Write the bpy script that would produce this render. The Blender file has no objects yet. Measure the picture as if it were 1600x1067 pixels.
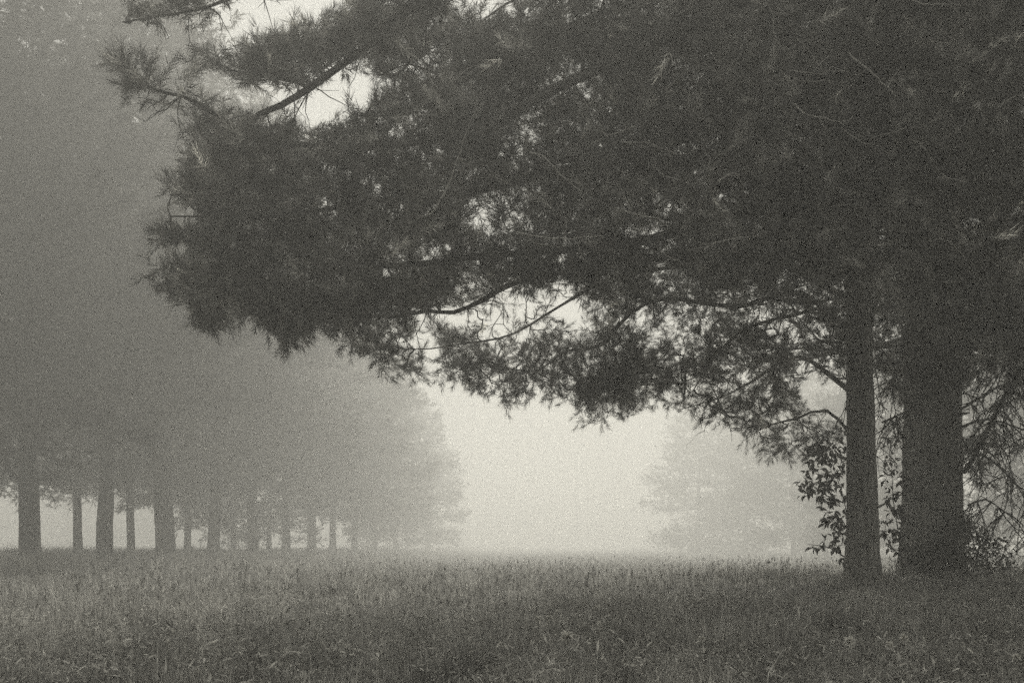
import bpy, math, random
import numpy as np

R = math.radians
rng = np.random.default_rng(11)
random.seed(11)
SC = bpy.context.scene
COL = SC.collection

# ------------------------------------------------------------------ camera
FPX, CX, HY, CZ = 1800.0, 800.0, 850.0, 0.95      # focal length in photo pixels, horizon row, eye height
cam_d = bpy.data.cameras.new('camera')
cam = bpy.data.objects.new('camera', cam_d)
COL.objects.link(cam)
cam.location = (0, 0, CZ)
cam.rotation_euler = (R(90), 0, 0)
cam_d.sensor_width = 36.0
cam_d.lens = 36.0 * FPX / 1600.0
cam_d.shift_y = (HY - 533.5) / 1600.0
cam_d.clip_start = 0.1
cam_d.clip_end = 3000
SC.camera = cam

# ------------------------------------------------------------------ sky, sun, exposure
SUN_EL, SUN_AZ = 49.0, 5.0                         # degrees; azimuth from +Y towards +X
TINT = (1.0, 0.985, 0.905)
world = bpy.data.worlds.new('World')
SC.world = world
world.use_nodes = True
nt = world.node_tree
nt.nodes.clear()
sky = nt.nodes.new('ShaderNodeTexSky')
sky.sky_type = 'NISHITA'
sky.sun_disc = False
sky.sun_elevation = R(SUN_EL)
sky.sun_rotation = R(SUN_AZ)
sky.altitude = 100
sky.air_density = 1.0
sky.dust_density = 4.0
sky.ozone_density = 1.0
bw = nt.nodes.new('ShaderNodeRGBToBW')
mul = nt.nodes.new('ShaderNodeVectorMath'); mul.operation = 'MULTIPLY'
mul.inputs[1].default_value = tuple(1.15 * c for c in TINT)
bg = nt.nodes.new('ShaderNodeBackground')
bg.inputs['Strength'].default_value = 0.15
out = nt.nodes.new('ShaderNodeOutputWorld')
nt.links.new(sky.outputs[0], bw.inputs[0])
flat = nt.nodes.new('ShaderNodeMath'); flat.operation = 'POWER'      # overcast: the cloud layer evens the sky out
flat.inputs[1].default_value = 0.1
nt.links.new(bw.outputs[0], flat.inputs[0])
nt.links.new(flat.outputs[0], mul.inputs[0])
nt.links.new(mul.outputs[0], bg.inputs[0])
nt.links.new(bg.outputs[0], out.inputs[0])

sun_d = bpy.data.lights.new('sun', 'SUN')
sun_d.energy = 1.5
sun_d.angle = R(16)
sun_d.color = (1.0, 0.97, 0.87)
sun = bpy.data.objects.new('sun', sun_d)
COL.objects.link(sun)
sun.rotation_euler = (R(-(90 - SUN_EL)), 0, R(-SUN_AZ))   # from ahead, over the avenue, spread by the fog

vs = SC.view_settings
vs.view_transform = 'Standard'
vs.look = 'None'
vs.exposure = 1.4
vs.gamma = 1.0
vs.use_curve_mapping = False
cy = SC.cycles
cy.max_bounces = 5
cy.diffuse_bounces = 3
cy.glossy_bounces = 1
cy.transmission_bounces = 2
cy.volume_bounces = 3
cy.use_denoising = False          # the photograph is grainy film
cy.use_adaptive_sampling = True
cy.adaptive_threshold = 0.03
cy.adaptive_min_samples = 16
cy.transparent_max_bounces = 4
cy.sample_clamp_indirect = 6
FOG_DENSITY = 0.0094
FOG_ANISO = 0.42


# ------------------------------------------------------------------ helpers
def at(px, py, d):
    return np.array([(px - CX) * d / FPX, d, CZ - (py - HY) * d / FPX])


def proj(P):
    P = np.asarray(P)
    d = np.maximum(P[..., 1], 0.1)
    return CX + FPX * P[..., 0] / d, HY - FPX * (P[..., 2] - CZ) / d


def smooth(a, b, x):
    t = np.clip((x - a) / (b - a), 0, 1)
    return t * t * (3 - 2 * t)


def ground_z(x, y):
    x = np.asarray(x, float); y = np.asarray(y, float)
    left = smooth(3, 14, -x)
    z = 0.16 * smooth(14, 38, y) * left + 0.2 * smooth(14, 20, y) * smooth(2, 7, x) * (1 - smooth(24, 40, y))
    z = z - 0.45 * smooth(16, 90, y) * (1 - left)
    z = z + 0.12 * np.exp(-(((x - 6.3) / 3.2) ** 2 + ((y - 20.5) / 3.5) ** 2))
    near = np.exp(-((y - 10) / 60.0) ** 2)
    z = z + near * (0.035 * np.sin(x * 0.9 + 0.4 * y) + 0.03 * np.sin(0.63 * y - 0.8 * x + 1.3) + 0.02 * np.sin(2.1 * x + 1.7 * y))
    return z


def in_poly(px, py, poly):
    poly = np.asarray(poly, float)
    inside = np.zeros(len(px), bool)
    x0, y0 = poly[:, 0], poly[:, 1]
    x1, y1 = np.roll(x0, -1), np.roll(y0, -1)
    for a, b, c, d in zip(x0, y0, x1, y1):
        if b == d:
            continue
        hit = ((b > py) != (d > py)) & (px < (c - a) * (py - b) / (d - b) + a)
        inside ^= hit
    return inside


def mesh_from(name, V, F, smooth_shade=False):
    """V (n,3), F list of (m,k) index arrays -> mesh."""
    me = bpy.data.meshes.new(name)
    V = np.ascontiguousarray(V, dtype=np.float32)
    me.vertices.add(len(V))
    me.vertices.foreach_set('co', V.ravel())
    loops = np.concatenate([np.asarray(f).ravel() for f in F]).astype(np.int32)
    counts = np.concatenate([np.full(len(f), np.asarray(f).shape[1]) for f in F]).astype(np.int32)
    starts = np.concatenate([[0], np.cumsum(counts)[:-1]]).astype(np.int32)
    me.loops.add(len(loops))
    me.loops.foreach_set('vertex_index', loops)
    me.polygons.add(len(counts))
    me.polygons.foreach_set('loop_start', starts)
    try:
        me.polygons.foreach_set('loop_total', counts)
    except Exception:
        pass
    me.polygons.foreach_set('use_smooth', np.full(len(counts), smooth_shade))
    me.update(calc_edges=True)
    return me


def obj(name, me, mat=None, parent=None, loc=None):
    o = bpy.data.objects.new(name, me)
    COL.objects.link(o)
    if mat is not None and me is not None and not me.materials:
        me.materials.append(mat)
    if parent is not None:
        o.parent = parent
    if loc is not None:
        o.location = loc
    return o


def tag(o, label=None, cat=None, group=None, kind=None):
    if label: o['label'] = label
    if cat: o['category'] = cat
    if group: o['group'] = group
    if kind: o['kind'] = kind
    return o


class Builder:
    def __init__(self):
        self.V, self.F, self.n = [], {}, 0

    def add(self, V, F):
        V = np.asarray(V, float)
        F = np.asarray(F, int)
        self.F.setdefault(F.shape[1], []).append(F + self.n)
        self.V.append(V)
        self.n += len(V)

    def tube(self, P, rad, sides=6, cap=True, rough=0.0):
        P = np.asarray(P, float); rad = np.asarray(rad, float)
        n = len(P)
        T = np.gradient(P, axis=0)
        T /= np.linalg.norm(T, axis=1)[:, None] + 1e-9
        ref = np.array([0.31, 0.2, 0.93]) if abs(T[0][2]) < 0.8 else np.array([0.95, 0.3, 0.1])
        U = np.cross(T, ref); U /= np.linalg.norm(U, axis=1)[:, None] + 1e-9
        W = np.cross(T, U)
        a = np.linspace(0, 2 * np.pi, sides, endpoint=False)
        rr = rad[:, None] * (1 + rough * rng.uniform(-1, 1, (n, sides)))
        V = P[:, None, :] + rr[..., None] * (np.cos(a)[None, :, None] * U[:, None, :] + np.sin(a)[None, :, None] * W[:, None, :])
        i = np.arange(n - 1)[:, None] * sides
        j = np.arange(sides)[None, :]
        k = (j + 1) % sides
        Q = np.stack([i + j, i + k, i + sides + k, i + sides + j], -1).reshape(-1, 4)
        self.add(V.reshape(-1, 3), Q)
        if cap:
            c = len(P) - 1
            self.add(np.vstack([V[c], P[c] + T[c] * rad[c]]), np.array([[q, (q + 1) % sides, sides] for q in range(sides)]))

    def segs(self, A, B, ra, rb, sides=3):
        """many short prisms at once"""
        A = np.asarray(A); B = np.asarray(B)
        if len(A) == 0:
            return
        ra = np.broadcast_to(ra, len(A)); rb = np.broadcast_to(rb, len(A))
        T = B - A
        T = T / (np.linalg.norm(T, axis=1)[:, None] + 1e-9)
        ref = np.where(np.abs(T[:, 2:3]) < 0.8, np.array([[0, 0, 1.0]]), np.array([[1.0, 0, 0]]))
        U = np.cross(T, ref); U /= np.linalg.norm(U, axis=1)[:, None] + 1e-9
        W = np.cross(T, U)
        a = np.linspace(0, 2 * np.pi, sides, endpoint=False)
        ring = np.cos(a)[None, :, None] * U[:, None, :] + np.sin(a)[None, :, None] * W[:, None, :]
        V = np.concatenate([A[:, None] + ring * ra[:, None, None], B[:, None] + ring * rb[:, None, None]], 1)
        j = np.arange(sides); k = (j + 1) % sides
        q = np.stack([j, k, sides + k, sides + j], -1)
        Fq = (np.arange(len(A))[:, None, None] * 2 * sides + q[None]).reshape(-1, 4)
        self.add(V.reshape(-1, 3), Fq)

    def mesh(self, name, smooth_shade=True):
        return mesh_from(name, np.concatenate(self.V), [np.concatenate(f) for f in self.F.values()], smooth_shade)


def catmull(P, step):
    P = [np.asarray(p, float) for p in P]
    P = [2 * P[0] - P[1]] + P + [2 * P[-1] - P[-2]]
    out = []
    for i in range(1, len(P) - 2):
        n = max(2, int(np.linalg.norm(P[i + 1] - P[i]) / step))
        for t in np.linspace(0, 1, n, endpoint=False):
            a, b, c, d = P[i - 1], P[i], P[i + 1], P[i + 2]
            out.append(0.5 * (2 * b + (c - a) * t + (2 * a - 5 * b + 4 * c - d) * t * t + (3 * b - a - 3 * c + d) * t ** 3))
    out.append(P[-2])
    return np.array(out)


# ------------------------------------------------------------------ materials (toned monochrome)
def grey(v):
    return (v * TINT[0], v * TINT[1], v * 0.93, 1)


def new_mat(name):
    m = bpy.data.materials.new(name)
    m.use_nodes = True
    n = m.node_tree.nodes
    p = n['Principled BSDF']
    p.inputs['Roughness'].default_value = 0.85
    p.inputs['Specular IOR Level'].default_value = 0.15
    return m, n, m.node_tree.links, p


def leaf_mat(name, lo, hi, transl=0.25, clump=None, tone=False):
    """every needle, blade or leaf gets its own tone; thin tissue lets some light through"""
    m, n, l, p = new_mat(name)
    geo = n.new('ShaderNodeNewGeometry')
    ramp = n.new('ShaderNodeValToRGB')
    ramp.color_ramp.elements[0].color = grey(lo)
    ramp.color_ramp.elements[1].color = grey(hi)
    l.new(geo.outputs['Random Per Island'], ramp.inputs[0])
    col = ramp.outputs[0]
    if clump:                                   # whole shoots or patches are paler or darker than their neighbours
        tc = n.new('ShaderNodeTexCoord')
        no = n.new('ShaderNodeTexNoise'); no.inputs['Scale'].default_value = clump; no.inputs['Detail'].default_value = 3
        l.new(tc.outputs['Object'], no.inputs['Vector'])
        mr = n.new('ShaderNodeMapRange')
        mr.inputs['From Min'].default_value = 0.35; mr.inputs['From Max'].default_value = 0.68
        mr.inputs['To Min'].default_value = 0.5; mr.inputs['To Max'].default_value = 2.1
        l.new(no.outputs[0], mr.inputs['Value'])
        vm = n.new('ShaderNodeVectorMath'); vm.operation = 'SCALE'
        l.new(col, vm.inputs[0]); l.new(mr.outputs[0], vm.inputs['Scale'])
        col = vm.outputs[0]
    if tone:                                    # shoots differ in age; needles catching light are put into the colour too
        at_ = n.new('ShaderNodeAttribute'); at_.attribute_name = 'tone'
        vt = n.new('ShaderNodeVectorMath'); vt.operation = 'SCALE'
        l.new(col, vt.inputs[0]); l.new(at_.outputs['Fac'], vt.inputs['Scale'])
        col = vt.outputs[0]
    l.new(col, p.inputs['Base Color'])
    tr = n.new('ShaderNodeBsdfTranslucent')
    l.new(col, tr.inputs[0])
    mix = n.new('ShaderNodeMixShader')
    mix.inputs[0].default_value = transl
    l.new(p.outputs[0], mix.inputs[1]); l.new(tr.outputs[0], mix.inputs[2])
    l.new(mix.outputs[0], n['Material Output'].inputs[0])
    return m


def bark_mat(name, lo, hi, scale=1.0):
    m, n, l, p = new_mat(name)
    tc = n.new('ShaderNodeTexCoord')
    mp = n.new('ShaderNodeMapping')
    mp.inputs['Scale'].default_value = (9 * scale, 9 * scale, 1.6 * scale)
    l.new(tc.outputs['Object'], mp.inputs[0])
    no = n.new('ShaderNodeTexNoise'); no.inputs['Scale'].default_value = 2.2; no.inputs['Detail'].default_value = 6
    l.new(mp.outputs[0], no.inputs['Vector'])
    vo = n.new('ShaderNodeTexVoronoi'); vo.feature = 'DISTANCE_TO_EDGE'; vo.inputs['Scale'].default_value = 1.6
    l.new(mp.outputs[0], vo.inputs['Vector'])
    r = n.new('ShaderNodeValToRGB')
    r.color_ramp.elements[0].position = 0.3; r.color_ramp.elements[0].color = grey(lo)
    r.color_ramp.elements[1].position = 0.75; r.color_ramp.elements[1].color = grey(hi)
    l.new(no.outputs[0], r.inputs[0]); l.new(r.outputs[0], p.inputs['Base Color'])
    b1 = n.new('ShaderNodeBump'); b1.inputs['Strength'].default_value = 0.8; b1.inputs['Distance'].default_value = 0.05
    l.new(vo.outputs['Distance'], b1.inputs['Height'])
    b2 = n.new('ShaderNodeBump'); b2.inputs['Strength'].default_value = 0.6; b2.inputs['Distance'].default_value = 0.03
    l.new(no.outputs[0], b2.inputs['Height']); l.new(b1.outputs[0], b2.inputs['Normal'])
    l.new(b2.outputs[0], p.inputs['Normal'])
    return m


M_NEEDLE = leaf_mat('pine_needles', 0.045, 0.16, 0.28, clump=1.1, tone=True)  # pale and dark clumps also imitate patches of lit needles
M_NEEDLE_FAR = leaf_mat('far_pine_needles', 0.045, 0.1, 0.25)
M_BARK = bark_mat('pine_bark', 0.05, 0.3)
M_BARK_FAR = bark_mat('avenue_pine_bark', 0.025, 0.07)
M_TWIG = bark_mat('twig_bark', 0.04, 0.09, 3)
M_DEAD = bark_mat('dead_twig_bark', 0.28, 0.45, 3)  # pale as dead wood, with light on the twigs in the tone
M_LEAF = leaf_mat('broad_leaves', 0.035, 0.08, 0.3)
M_GRASS = leaf_mat('grass_blades', 0.14, 0.42, 0.4, clump=2.2)
M_WEED = leaf_mat('weed_leaves', 0.18, 0.5, 0.35, clump=3.0)
M_STRAW = leaf_mat('dry_straw', 0.2, 0.42, 0.2)
M_SEED = leaf_mat('seed_heads', 0.1, 0.42, 0.3)
M_PETAL = leaf_mat('pale_petals', 0.6, 0.8, 0.3)

mg, n, l, p = new_mat('meadow_soil')
tc = n.new('ShaderNodeTexCoord')
no = n.new('ShaderNodeTexNoise'); no.inputs['Scale'].default_value = 1.3; no.inputs['Detail'].default_value = 8
l.new(tc.outputs['Object'], no.inputs['Vector'])
r_ = n.new('ShaderNodeValToRGB')
r_.color_ramp.elements[0].position = 0.3; r_.color_ramp.elements[0].color = grey(0.05)
r_.color_ramp.elements[1].position = 0.72; r_.color_ramp.elements[1].color = grey(0.11)
l.new(no.outputs[0], r_.inputs[0]); l.new(r_.outputs[0], p.inputs['Base Color'])
no2 = n.new('ShaderNodeTexNoise'); no2.inputs['Scale'].default_value = 25; no2.inputs['Detail'].default_value = 6
l.new(tc.outputs['Object'], no2.inputs['Vector'])
bp = n.new('ShaderNodeBump'); bp.inputs['Strength'].default_value = 1.0; bp.inputs['Distance'].default_value = 0.1
l.new(no2.outputs[0], bp.inputs['Height']); l.new(bp.outputs[0], p.inputs['Normal'])
M_GROUND = mg

# ------------------------------------------------------------------ ground
u = np.linspace(-1, 1, 181)
gx = np.sinh(u * 5.2) / np.sinh(5.2) * 900
gy = np.sinh(u * 5.2) / np.sinh(5.2) * 900 + 0
X, Y = np.meshgrid(gx, gy + 12 * np.exp(-(gy / 300) ** 2))
Z = ground_z(X, Y)
V = np.stack([X, Y, Z], -1).reshape(-1, 3)
n_ = len(gx)
i, j = np.meshgrid(np.arange(n_ - 1), np.arange(n_ - 1))
a = (j * n_ + i).ravel()
F = np.stack([a, a + 1, a + n_ + 1, a + n_], -1)
tag(obj('ground', mesh_from('ground', V, [F], True), M_GROUND), 'gently rising meadow ground under the grass', kind='structure')


# ------------------------------------------------------------------ needle sprigs
def make_sprig(rs, n=96, length=0.30, needle=0.125, width=0.0048, start=0.25):
    """one shoot along +Z: n thin triangles"""
    t = rs.uniform(start, 1.0, n) ** 0.8
    base = np.stack([np.zeros(n), np.zeros(n), t * length], -1)
    base[:, :2] += rs.normal(0, 0.012, (n, 2))
    az = rs.uniform(0, 2 * np.pi, n)
    op = np.radians(rs.uniform(22, 68, n)) * (1.15 - 0.55 * t)
    d = np.stack([np.sin(op) * np.cos(az), np.sin(op) * np.sin(az), np.cos(op)], -1)
    L = needle * rs.uniform(0.75, 1.15, n)
    tip = base + d * L[:, None]
    tip[:, 2] -= 0.0
    s = np.cross(d, rs.normal(0, 1, (n, 3))); s /= np.linalg.norm(s, axis=1)[:, None]
    w = width * rs.uniform(0.7, 1.3, n)
    return np.stack([base - s * w[:, None] / 2, base + s * w[:, None] / 2, tip], 1)    # (n,3,3)


TONE = []


def place_sprigs(protos, P, D, S, rs):
    """P points, D directions (unit), S scales -> triangle verts (k,3,3)"""
    out = []
    which = rs.integers(0, len(protos), len(P))
    for k, pr in enumerate(protos):
        m = which == k
        if not m.any():
            continue
        d = D[m]
        r = rs.normal(0, 1, d.shape)
        U = np.cross(d, r); U /= np.linalg.norm(U, axis=1)[:, None] + 1e-9
        W = np.cross(d, U)
        Rm = np.stack([U, W, d], -1)                     # columns
        v = np.einsum('sij,nkj->snki', Rm, pr) * S[m][:, None, None, None] + P[m][:, None, None, :]
        out.append(v.reshape(-1, 3, 3))
        TONE.append(np.repeat(np.exp(rs.normal(0, 0.75, m.sum())), len(pr)))
    return np.concatenate(out)


def tri_mesh(name, T):
    V = T.reshape(-1, 3)
    return mesh_from(name, V, [np.arange(len(V)).reshape(-1, 3)])


def unit(v):
    return v / (np.linalg.norm(v, axis=-1, keepdims=True) + 1e-9)


NEAR = [make_sprig(np.random.default_rng(50 + k), n=45, length=0.20 + 0.04 * (k % 3), needle=0.118, width=0.0066, start=0.02) for k in range(6)]


# ------------------------------------------------------------------ grown tree (limbs drawn, twigs grown to foliage points)
def grow(limbs, attractors, rs, maxlink=2.2, sag=0.06):
    """limbs: list of (points, r0, r1). Each attractor is joined to the nearest wood. Returns nodes."""
    P, par, lid = [], [], []
    for k, (pts, r0, r1) in enumerate(limbs):
        for q, pt in enumerate(pts):
            par.append(len(P) - 1 if q else -1)
            P.append(pt); lid.append(k)
    n_limb = len(P)
    A = np.asarray(attractors)
    NP = np.zeros((n_limb + len(A) * 9, 3)); NP[:n_limb] = P
    cnt = n_limb
    L0 = NP[:n_limb]
    dmin = np.array([np.min(np.sum((L0 - a) ** 2, 1)) for a in A])
    tips = []
    for ai in np.argsort(dmin):
        a = A[ai]
        dd = np.sqrt(np.sum((NP[:cnt] - a) ** 2, 1))
        b = int(np.argmin(dd))
        dist = dd[b]
        if dist > maxlink:
            continue
        k = int(min(8, max(2, math.ceil(dist / 0.22))))
        p0 = NP[b].copy()
        pdir = NP[b] - NP[par[b]] if par[b] >= 0 else a - p0
        pdir = pdir / (np.linalg.norm(pdir) + 1e-9)
        mid = p0 + pdir * dist * 0.35 + (a - p0) * 0.2 + rs.normal(0, 0.07 * dist, 3)
        prev = b
        for t in np.linspace(0, 1, k + 1)[1:]:
            q = (1 - t) ** 2 * p0 + 2 * t * (1 - t) * mid + t * t * a
            q = q + rs.normal(0, 0.012, 3) * (t < 1) - np.array([0, 0, sag * dist * t * (1 - t)])
            NP[cnt] = q; par.append(prev); lid.append(lid[b]); prev = cnt; cnt += 1
        tips.append(prev)
    return NP[:cnt], np.array(par), np.array(lid), n_limb, np.array(tips)


def grown_parts(root, limbs, attractors, rs, sprigs_per=(4, 7), sc=(0.75, 1.15), protos=NEAR, keep=None, twig_mat=None, crown_mat=None, up=0.3, extra_along=2, tip_r=0.0035, rpow=0.46):
    NP, par, lid, nl, tips = grow(limbs, attractors, rs)
    cnt = np.zeros(len(NP))
    cnt[tips] = 1
    for q in range(len(NP) - 1, nl - 1, -1):
        cnt[par[q]] += cnt[q]
    rad = tip_r * np.maximum(cnt, 1) ** rpow
    for k, (pts, r0, r1) in enumerate(limbs):
        b = Builder()
        b.tube(pts, np.linspace(r0, r1, len(pts)) * (1 + 0.08 * rs.uniform(-1, 1, len(pts))), 8, rough=0.08)
        LL = np.linalg.norm(pts[-1] - pts[0])
        for q in range(int(LL * 5)):
            i0 = int(rs.integers(len(pts) // 6, len(pts) - 1))
            p = pts[i0]; d = unit(unit(pts[i0 + 1] - pts[i0]) * 0.5 + rs.normal(0, 0.7, 3) + np.array([0, 0, -0.3]))
            ln_ = rs.uniform(0.15, 0.7)
            W = [p]
            for e in range(5):
                d = unit(d + rs.normal(0, 0.25, 3)); W.append(W[-1] + d * ln_ / 5)
            b.tube(W, np.linspace(0.007, 0.0025, 6), 4)
            for e in range(2):
                f = W[int(rs.integers(1, 5))]
                b.tube([f, f + unit(d + rs.normal(0, 0.7, 3)) * rs.uniform(0.06, 0.25)], [0.004, 0.002], 3)
        q = np.where((lid == k) & (np.arange(len(NP)) >= nl))[0]
        if len(q):
            b.segs(NP[par[q]], NP[q], np.minimum(rad[par[q]], rad[q] * 1.35), rad[q], 3)
        obj('limb', b.mesh('limb'), twig_mat or M_TWIG, root)
    # shoots at the tips and just behind them
    PS, DS = [], []
    for tnode in tips:
        d = unit(NP[tnode] - NP[par[tnode]])
        m = rs.integers(sprigs_per[0], sprigs_per[1] + 1)
        back = NP[par[tnode]]
        for q in range(m):
            f = rs.uniform(0, 1) ** 1.5 * 0.9
            base = NP[tnode] * (1 - f) + back * f + rs.normal(0, 0.05, 3)
            dirn = unit(d * 0.75 + np.array([0, 0, up]) + rs.normal(0, 0.5, 3))
            PS.append(base); DS.append(dirn)
        q = par[tnode]
        for e in range(extra_along):
            if q < nl: break
            base = NP[q] + rs.normal(0, 0.04, 3)
            PS.append(base); DS.append(unit(d * 0.4 + np.array([0, 0, up]) + rs.normal(0, 0.6, 3)))
            q = par[q]
    PS, DS = np.array(PS), np.array(DS)
    if keep is not None:
        px, py = proj(PS + DS * 0.2)
        kk = keep(px, py)
        PS, DS = PS[kk], DS[kk]
    TONE.clear()
    T = place_sprigs(protos, PS, DS, rs.uniform(sc[0], sc[1], len(PS)), rs)
    cme = tri_mesh('crown', T)
    ta = cme.attributes.new('tone', 'FLOAT', 'FACE')
    ta.data.foreach_set('value', np.concatenate(TONE).astype(np.float32))
    c = obj('crown', cme, crown_mat or M_NEEDLE, root)
    tag(c, kind='stuff')
    print('crown', len(PS), 'shoots', len(T), 'tris', len(tips), 'of', len(attractors))
    return c


def trunk_mesh(name, base, top, r0, r1, rs, flare=0.35, bend=0.15, sides=72, rings=150, ridge=0.05, zcut=None):
    """furrowed trunk with a root flare"""
    base = np.asarray(base, float); top = np.asarray(top, float)
    t = np.linspace(0, 1, rings) ** 1.25
    H = np.linalg.norm(top - base)
    axis = base + (top - base) * t[:, None]
    ph = rs.uniform(0, 6, 4)
    axis[:, 0] += bend * (np.sin(t * 5 + ph[0]) - np.sin(ph[0])) * t
    axis[:, 1] += bend * (np.sin(t * 4 + ph[1]) - np.sin(ph[1])) * t
    h = t * H
    r = r0 + (r1 - r0) * t
    a = np.linspace(0, 2 * np.pi, sides, endpoint=False)
    lobes = 1 + 0.0 * a
    fl = flare * np.exp(-h / (1.1 * r0 + 0.15))
    root = 0.5 + 0.5 * np.cos(5 * a + ph[2]) * 0.6 + 0.3 * np.cos(3 * a + ph[3])
    prof = 1 + fl[:, None] * (0.6 + 0.7 * root[None, :])
    rid = ridge * (np.sin(13 * a[None] + 2.2 * np.sin(h[:, None] * 2.1 + ph[0])) * 0.5 + np.sin(21 * a[None] + 3 * np.sin(1.3 * h[:, None] + ph[1])) * 0.4 + rs.uniform(-1, 1, (rings, sides)) * 0.5)
    if sides > 40:                               # plated bark: ridges broken into long scales
        from mathutils import noise as mn
        pl = np.array([[mn.noise((math.cos(q) * 5.5, math.sin(q) * 5.5, hh * 1.5 + ph[0])) + 0.6 * mn.noise((math.cos(q) * 13, math.sin(q) * 13, hh * 3.5)) for q in a] for hh in h])
        rid = rid * 0.5 + 0.075 * np.clip(pl, -0.6, 0.35)
    rr = r[:, None] * (prof + rid + 0.025 * np.sin(h * 2.9 + ph[3])[:, None] * np.cos(a + h[:, None] * 0.8) + 0.04 * np.sin(2 * a[None] + h[:, None] * 0.7 + ph[2]))
    V = axis[:, None, :] + np.stack([rr * np.cos(a), rr * np.sin(a), np.zeros_like(rr)], -1)
    i = np.arange(rings - 1)[:, None] * sides; j = np.arange(sides)[None]; k = (j + 1) % sides
    Q = np.stack([i + j, i + k, i + sides + k, i + sides + j], -1).reshape(-1, 4)
    return mesh_from(name, V.reshape(-1, 3), [Q], True), axis, r


def axis_at(axis, z):
    return np.array([np.interp(z, axis[:, 2], axis[:, 0]), np.interp(z, axis[:, 2], axis[:, 1]), z])


def thing(name, loc, label, cat, group=None):
    e = bpy.data.objects.new(name, None)
    COL.objects.link(e)
    e.location = loc
    e.empty_display_size = 0.3
    return tag(e, label, cat, group)


def limb_px(pts, r0, r1, start=None, step=0.25):
    P = [at(*p) for p in pts]
    if start is not None:
        P = [np.asarray(start, float)] + P
    C = catmull(P, step)
    w = rng.normal(0, 1, C.shape)
    for q in range(3):
        w[1:-1] = (w[:-2] + w[1:-1] + w[2:]) / 3
    C[1:] += w[1:] * 0.07
    return (C, r0, r1)


def sample_lobes(lobes, rs):
    """lobes: (polygon px, depth, half thickness, number) -> points"""
    out = []
    for poly, d, th, num in lobes:
        poly = np.asarray(poly, float)
        x0, y0 = poly.min(0); x1, y1 = poly.max(0)
        got = 0
        while got < num:
            px = rs.uniform(x0, x1, 400); py = rs.uniform(y0, y1, 400)
            k = in_poly(px, py, poly)
            px, py = px[k][:num - got], py[k][:num - got]
            dd = (d(px, py) if callable(d) else np.full(len(px), float(d))) + rs.uniform(-th, th, len(px))
            out.append(np.stack([(px - CX) * dd / FPX, dd, CZ - (py - HY) * dd / FPX], -1))
            got += len(px)
    return np.concatenate(out)


def patch(x, y, s, seed):
    r = np.random.default_rng(seed)
    v = 0
    for k in range(5):
        a = r.uniform(0, 6.28); f = s * r.uniform(0.5, 2.0)
        v = v + np.sin((x * math.cos(a) + y * math.sin(a)) * f + r.uniform(0, 6))
    return v / 5


# gaps in the boughs where the fog shows through
HOLES = [
    [(440, 160), (475, 148), (520, 140), (552, 138), (560, 150), (545, 178), (525, 195), (490, 202), (458, 190)],
    [(350, 0), (600, -6), (540, 10), (505, 30), (462, 45), (447, 20), (436, 60), (380, 55), (365, 75), (330, 88), (310, 62), (270, 48), (345, 30)],
    [(640, 80), (668, 72), (672, 100), (650, 118), (630, 108)],
    [(690, 95), (735, 78), (738, 92), (712, 112), (688, 108)],
    [(612, 130), (640, 122), (640, 140), (610, 150)],
    [(705, 354), (780, 336), (822, 322), (842, 334), (830, 352), (770, 366)],
    [(628, 430), (650, 402), (690, 378), (702, 392), (668, 422)],
    [(700, 490), (740, 474), (800, 456), (850, 456), (872, 464), (852, 496), (825, 510), (790, 516), (745, 512)],
    [(425, 286), (448, 288), (450, 304), (428, 304)],
    [(965, 408), (992, 412), (990, 425), (966, 422)],
    [(1060, 474), (1120, 462), (1150, 458), (1130, 474), (1070, 486)],
    [(1238, 550), (1262, 538), (1290, 540), (1280, 562), (1248, 574)],
    [(1225, 650), (1310, 632), (1312, 665), (1262, 684), (1222, 680)],
    [(1516, 72), (1540, 52), (1568, 48), (1562, 68), (1532, 80)],
    [(1486, 100), (1496, 102), (1494, 112), (1484, 112)],
    [(1528, 130), (1540, 124), (1536, 138), (1526, 140)],
    [(1492, 356), (1520, 340), (1540, 350), (1538, 372), (1508, 382)],
    [(1498, 316), (1526, 302), (1528, 314), (1504, 326)],
    [(1556, 330), (1592, 322), (1598, 344), (1562, 352)],
    [(1505, 478), (1530, 462), (1558, 470), (1548, 498), (1512, 505)],
    [(780, 28), (830, 8), (870, 10), (850, 30), (800, 46)],
    [(190, 44), (268, 44), (285, 112), (330, 128), (420, 150), (400, 166), (345, 165), (290, 132), (252, 112), (240, 86), (200, 76)],
    [(100, 172), (262, 165), (292, 200), (262, 232), (100, 240)],
    [(225, 312), (275, 316), (302, 330), (272, 346), (225, 346)],
    [(225, 388), (268, 390), (288, 402), (262, 414), (225, 414)],
    [(225, 470), (262, 470), (298, 458), (308, 470), (282, 500), (225, 505)],
    [(225, 235), (268, 240), (300, 250), (288, 264), (225, 268)],
    [(330, 522), (380, 512), (425, 512), (428, 560), (330, 560)],
    [(462, 536), (500, 528), (540, 540), (530, 580), (462, 580)],
    [(700, 0), (790, -5), (770, 20), (715, 32)],
    [(610, 0), (660, 0), (650, 14), (630, 18)],
]


def mottled(px, py, s=0.035):
    v = patch(px, py, s, 31) + 0.6 * patch(px, py, s * 2.3, 32)
    cut = 0.42 + 0.35 * smooth(520, 400, py) + 0.4 * smooth(850, 1000, px) * smooth(480, 380, py)
    return v + rng.normal(0, 0.15, len(px)) < cut


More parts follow.
